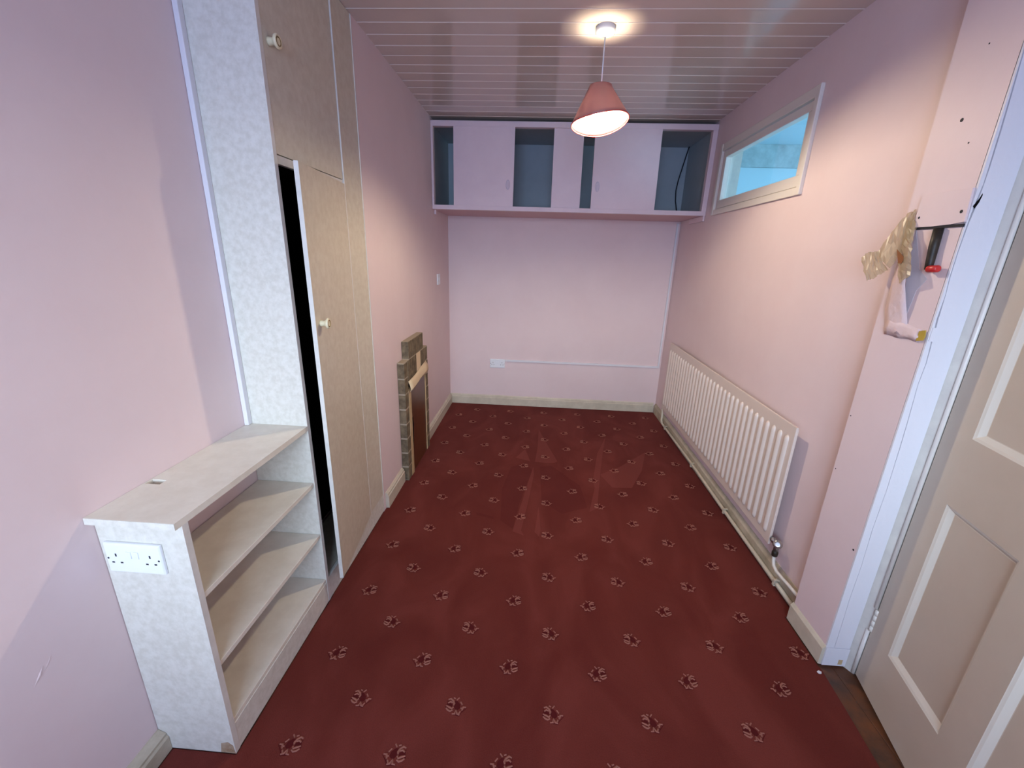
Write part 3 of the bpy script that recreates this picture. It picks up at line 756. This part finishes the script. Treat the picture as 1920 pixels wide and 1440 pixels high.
# yellowed tape hanging off the pier edge
tp = wp
def strip(topl, botl, name, wob, seed):
    rnd = random.Random(seed); rows = []
    n = 14
    def samp(l, t):
        q = t*(len(l)-1); i = min(int(q), len(l)-2); return Vector(l[i]).lerp(Vector(l[i+1]), q-i)
    for i in range(n+1):
        t = i/n; a, b = samp(topl,t), samp(botl,t)
        rows.append([a.lerp(b, s) + Vector((wob*0.5*math.sin(s*PI)*-1 + rnd.uniform(-1,1)*0.0030, rnd.uniform(-1,1)*0.0025, rnd.uniform(-1,1)*0.0025)) for s in (0,0.2,0.4,0.6,0.8,1)])
    f = MB(M['tape']); f.grid(rows, smooth=False); o = f.build(name, tp, solid=0.0007); o['label'] = 'yellowed sticky tape'; return o
strip([(1.131,1.428,1.611),(1.125,1.453,1.597),(1.115,1.474,1.552),(1.100,1.494,1.484)], [(1.131,1.407,1.556),(1.125,1.415,1.536),(1.115,1.415,1.490),(1.100,1.427,1.438)], 'tape', 0.008, 3)
strip([(1.1,1.490,1.487),(1.094,1.517,1.487),(1.088,1.540,1.470)], [(1.098,1.430,1.432),(1.092,1.455,1.412),(1.083,1.482,1.394)], 'tape', 0.004, 5)
strip([(1.129,1.458,1.590),(1.118,1.433,1.514),(1.110,1.412,1.450),(1.106,1.382,1.391)], [(1.127,1.418,1.579),(1.106,1.378,1.512),(1.099,1.355,1.459),(1.094,1.335,1.418)], 'tape', 0.006, 9)
f = MB(M['label_brown']); f.extrude([(1.103,1.424,1.494),(1.103,1.404,1.452),(1.103,1.392,1.452),(1.103,1.386,1.468)], (0.001,0,0)); f.build('torn_paper', tp)['label'] = 'scrap of brown paper stuck to the tape'

# white fleck on the carpet by the door lining
f = MB(M['white_plaster'])
f.extrude([(1.098,1.226,0.0005),(1.106,1.231,0.0005),(1.114,1.226,0.0005),(1.110,1.219,0.0005),(1.101,1.219,0.0005)], (0,0,0.003))
tag(f.build('plaster_fleck'), 'white plaster fleck on the carpet by the door lining', 'debris')

# ================================================================== LIGHT
GROUND = (0.175, 0.25, 0.43, 1); SKY = (0.61, 0.785, 1.0, 1); SKY_HIGH = (0.20, 0.28, 0.44, 1)
def area(name, loc, rot, sx, sy, energy, col):
    l = bpy.data.lights.new(name, 'AREA'); l.shape = 'RECTANGLE'; l.size = sx; l.size_y = sy; l.energy = energy; l.color = col
    o = bpy.data.objects.new(name, l); o.location = loc; o.rotation_euler = rot; C.objects.link(o); return o
portal = area('sky_portal', ((NW[0]+NW[1])/2,-1.755,(NW[2]+NW[3])/2), (PI/2,0,0), NW[1]-NW[0], NW[3]-NW[2], 1, (1,1,1))
portal.data.cycles.is_portal = True
area('daylight_next_room', (2.9,1.52,1.3), (PI/2,0,0), 1.0, 1.2, 40, (0.50,0.80,1.0))
# overcast sky above the horizon, darker ground and buildings below it (seen by the room only through window_2)
wd = bpy.data.worlds.new('World'); S.world = wd; wd.use_nodes = True
nt = wd.node_tree; bg = nt.nodes['Background']
tc = nt.nodes.new('ShaderNodeTexCoord'); sp = nt.nodes.new('ShaderNodeSeparateXYZ'); cr = nt.nodes.new('ShaderNodeValToRGB'); ad = nt.nodes.new('ShaderNodeMath')
ad.operation = 'MULTIPLY_ADD'; ad.inputs[1].default_value = 0.5; ad.inputs[2].default_value = 0.5
e = cr.color_ramp.elements
e[0].position = 0.47; e[0].color = GROUND; e[1].position = 0.55; e[1].color = SKY
h = e.new(0.62); h.color = SKY
h = e.new(0.74); h.color = SKY_HIGH
nt.links.new(tc.outputs['Generated'], sp.inputs[0]); nt.links.new(sp.outputs['Z'], ad.inputs[0]); nt.links.new(ad.outputs[0], cr.inputs['Fac']); nt.links.new(cr.outputs['Color'], bg.inputs['Color'])
bg.inputs['Strength'].default_value = 30.0

# ================================================================== CAMERA
cam = bpy.data.cameras.new('Camera'); co = bpy.data.objects.new('Camera', cam); C.objects.link(co)
cam.sensor_fit = 'HORIZONTAL'; cam.sensor_width = 36; cam.lens = 779.0725/1920*36; cam.clip_start = 0.02
YAW, PITCH, ROLL = 0.0533741, -0.3001055, 0.0313365
R = Matrix.Rotation(YAW,4,'Z') @ Matrix.Rotation(PI/2+PITCH,4,'X') @ Matrix.Rotation(ROLL,4,'Z')
co.matrix_world = Matrix.Translation((0,0,1.44)) @ R
S.camera = co
S.view_settings.view_transform = 'Standard'; S.view_settings.look = 'None'; S.view_settings.gamma = 1; S.view_settings.use_curve_mapping = False
S.view_settings.exposure = 0.0
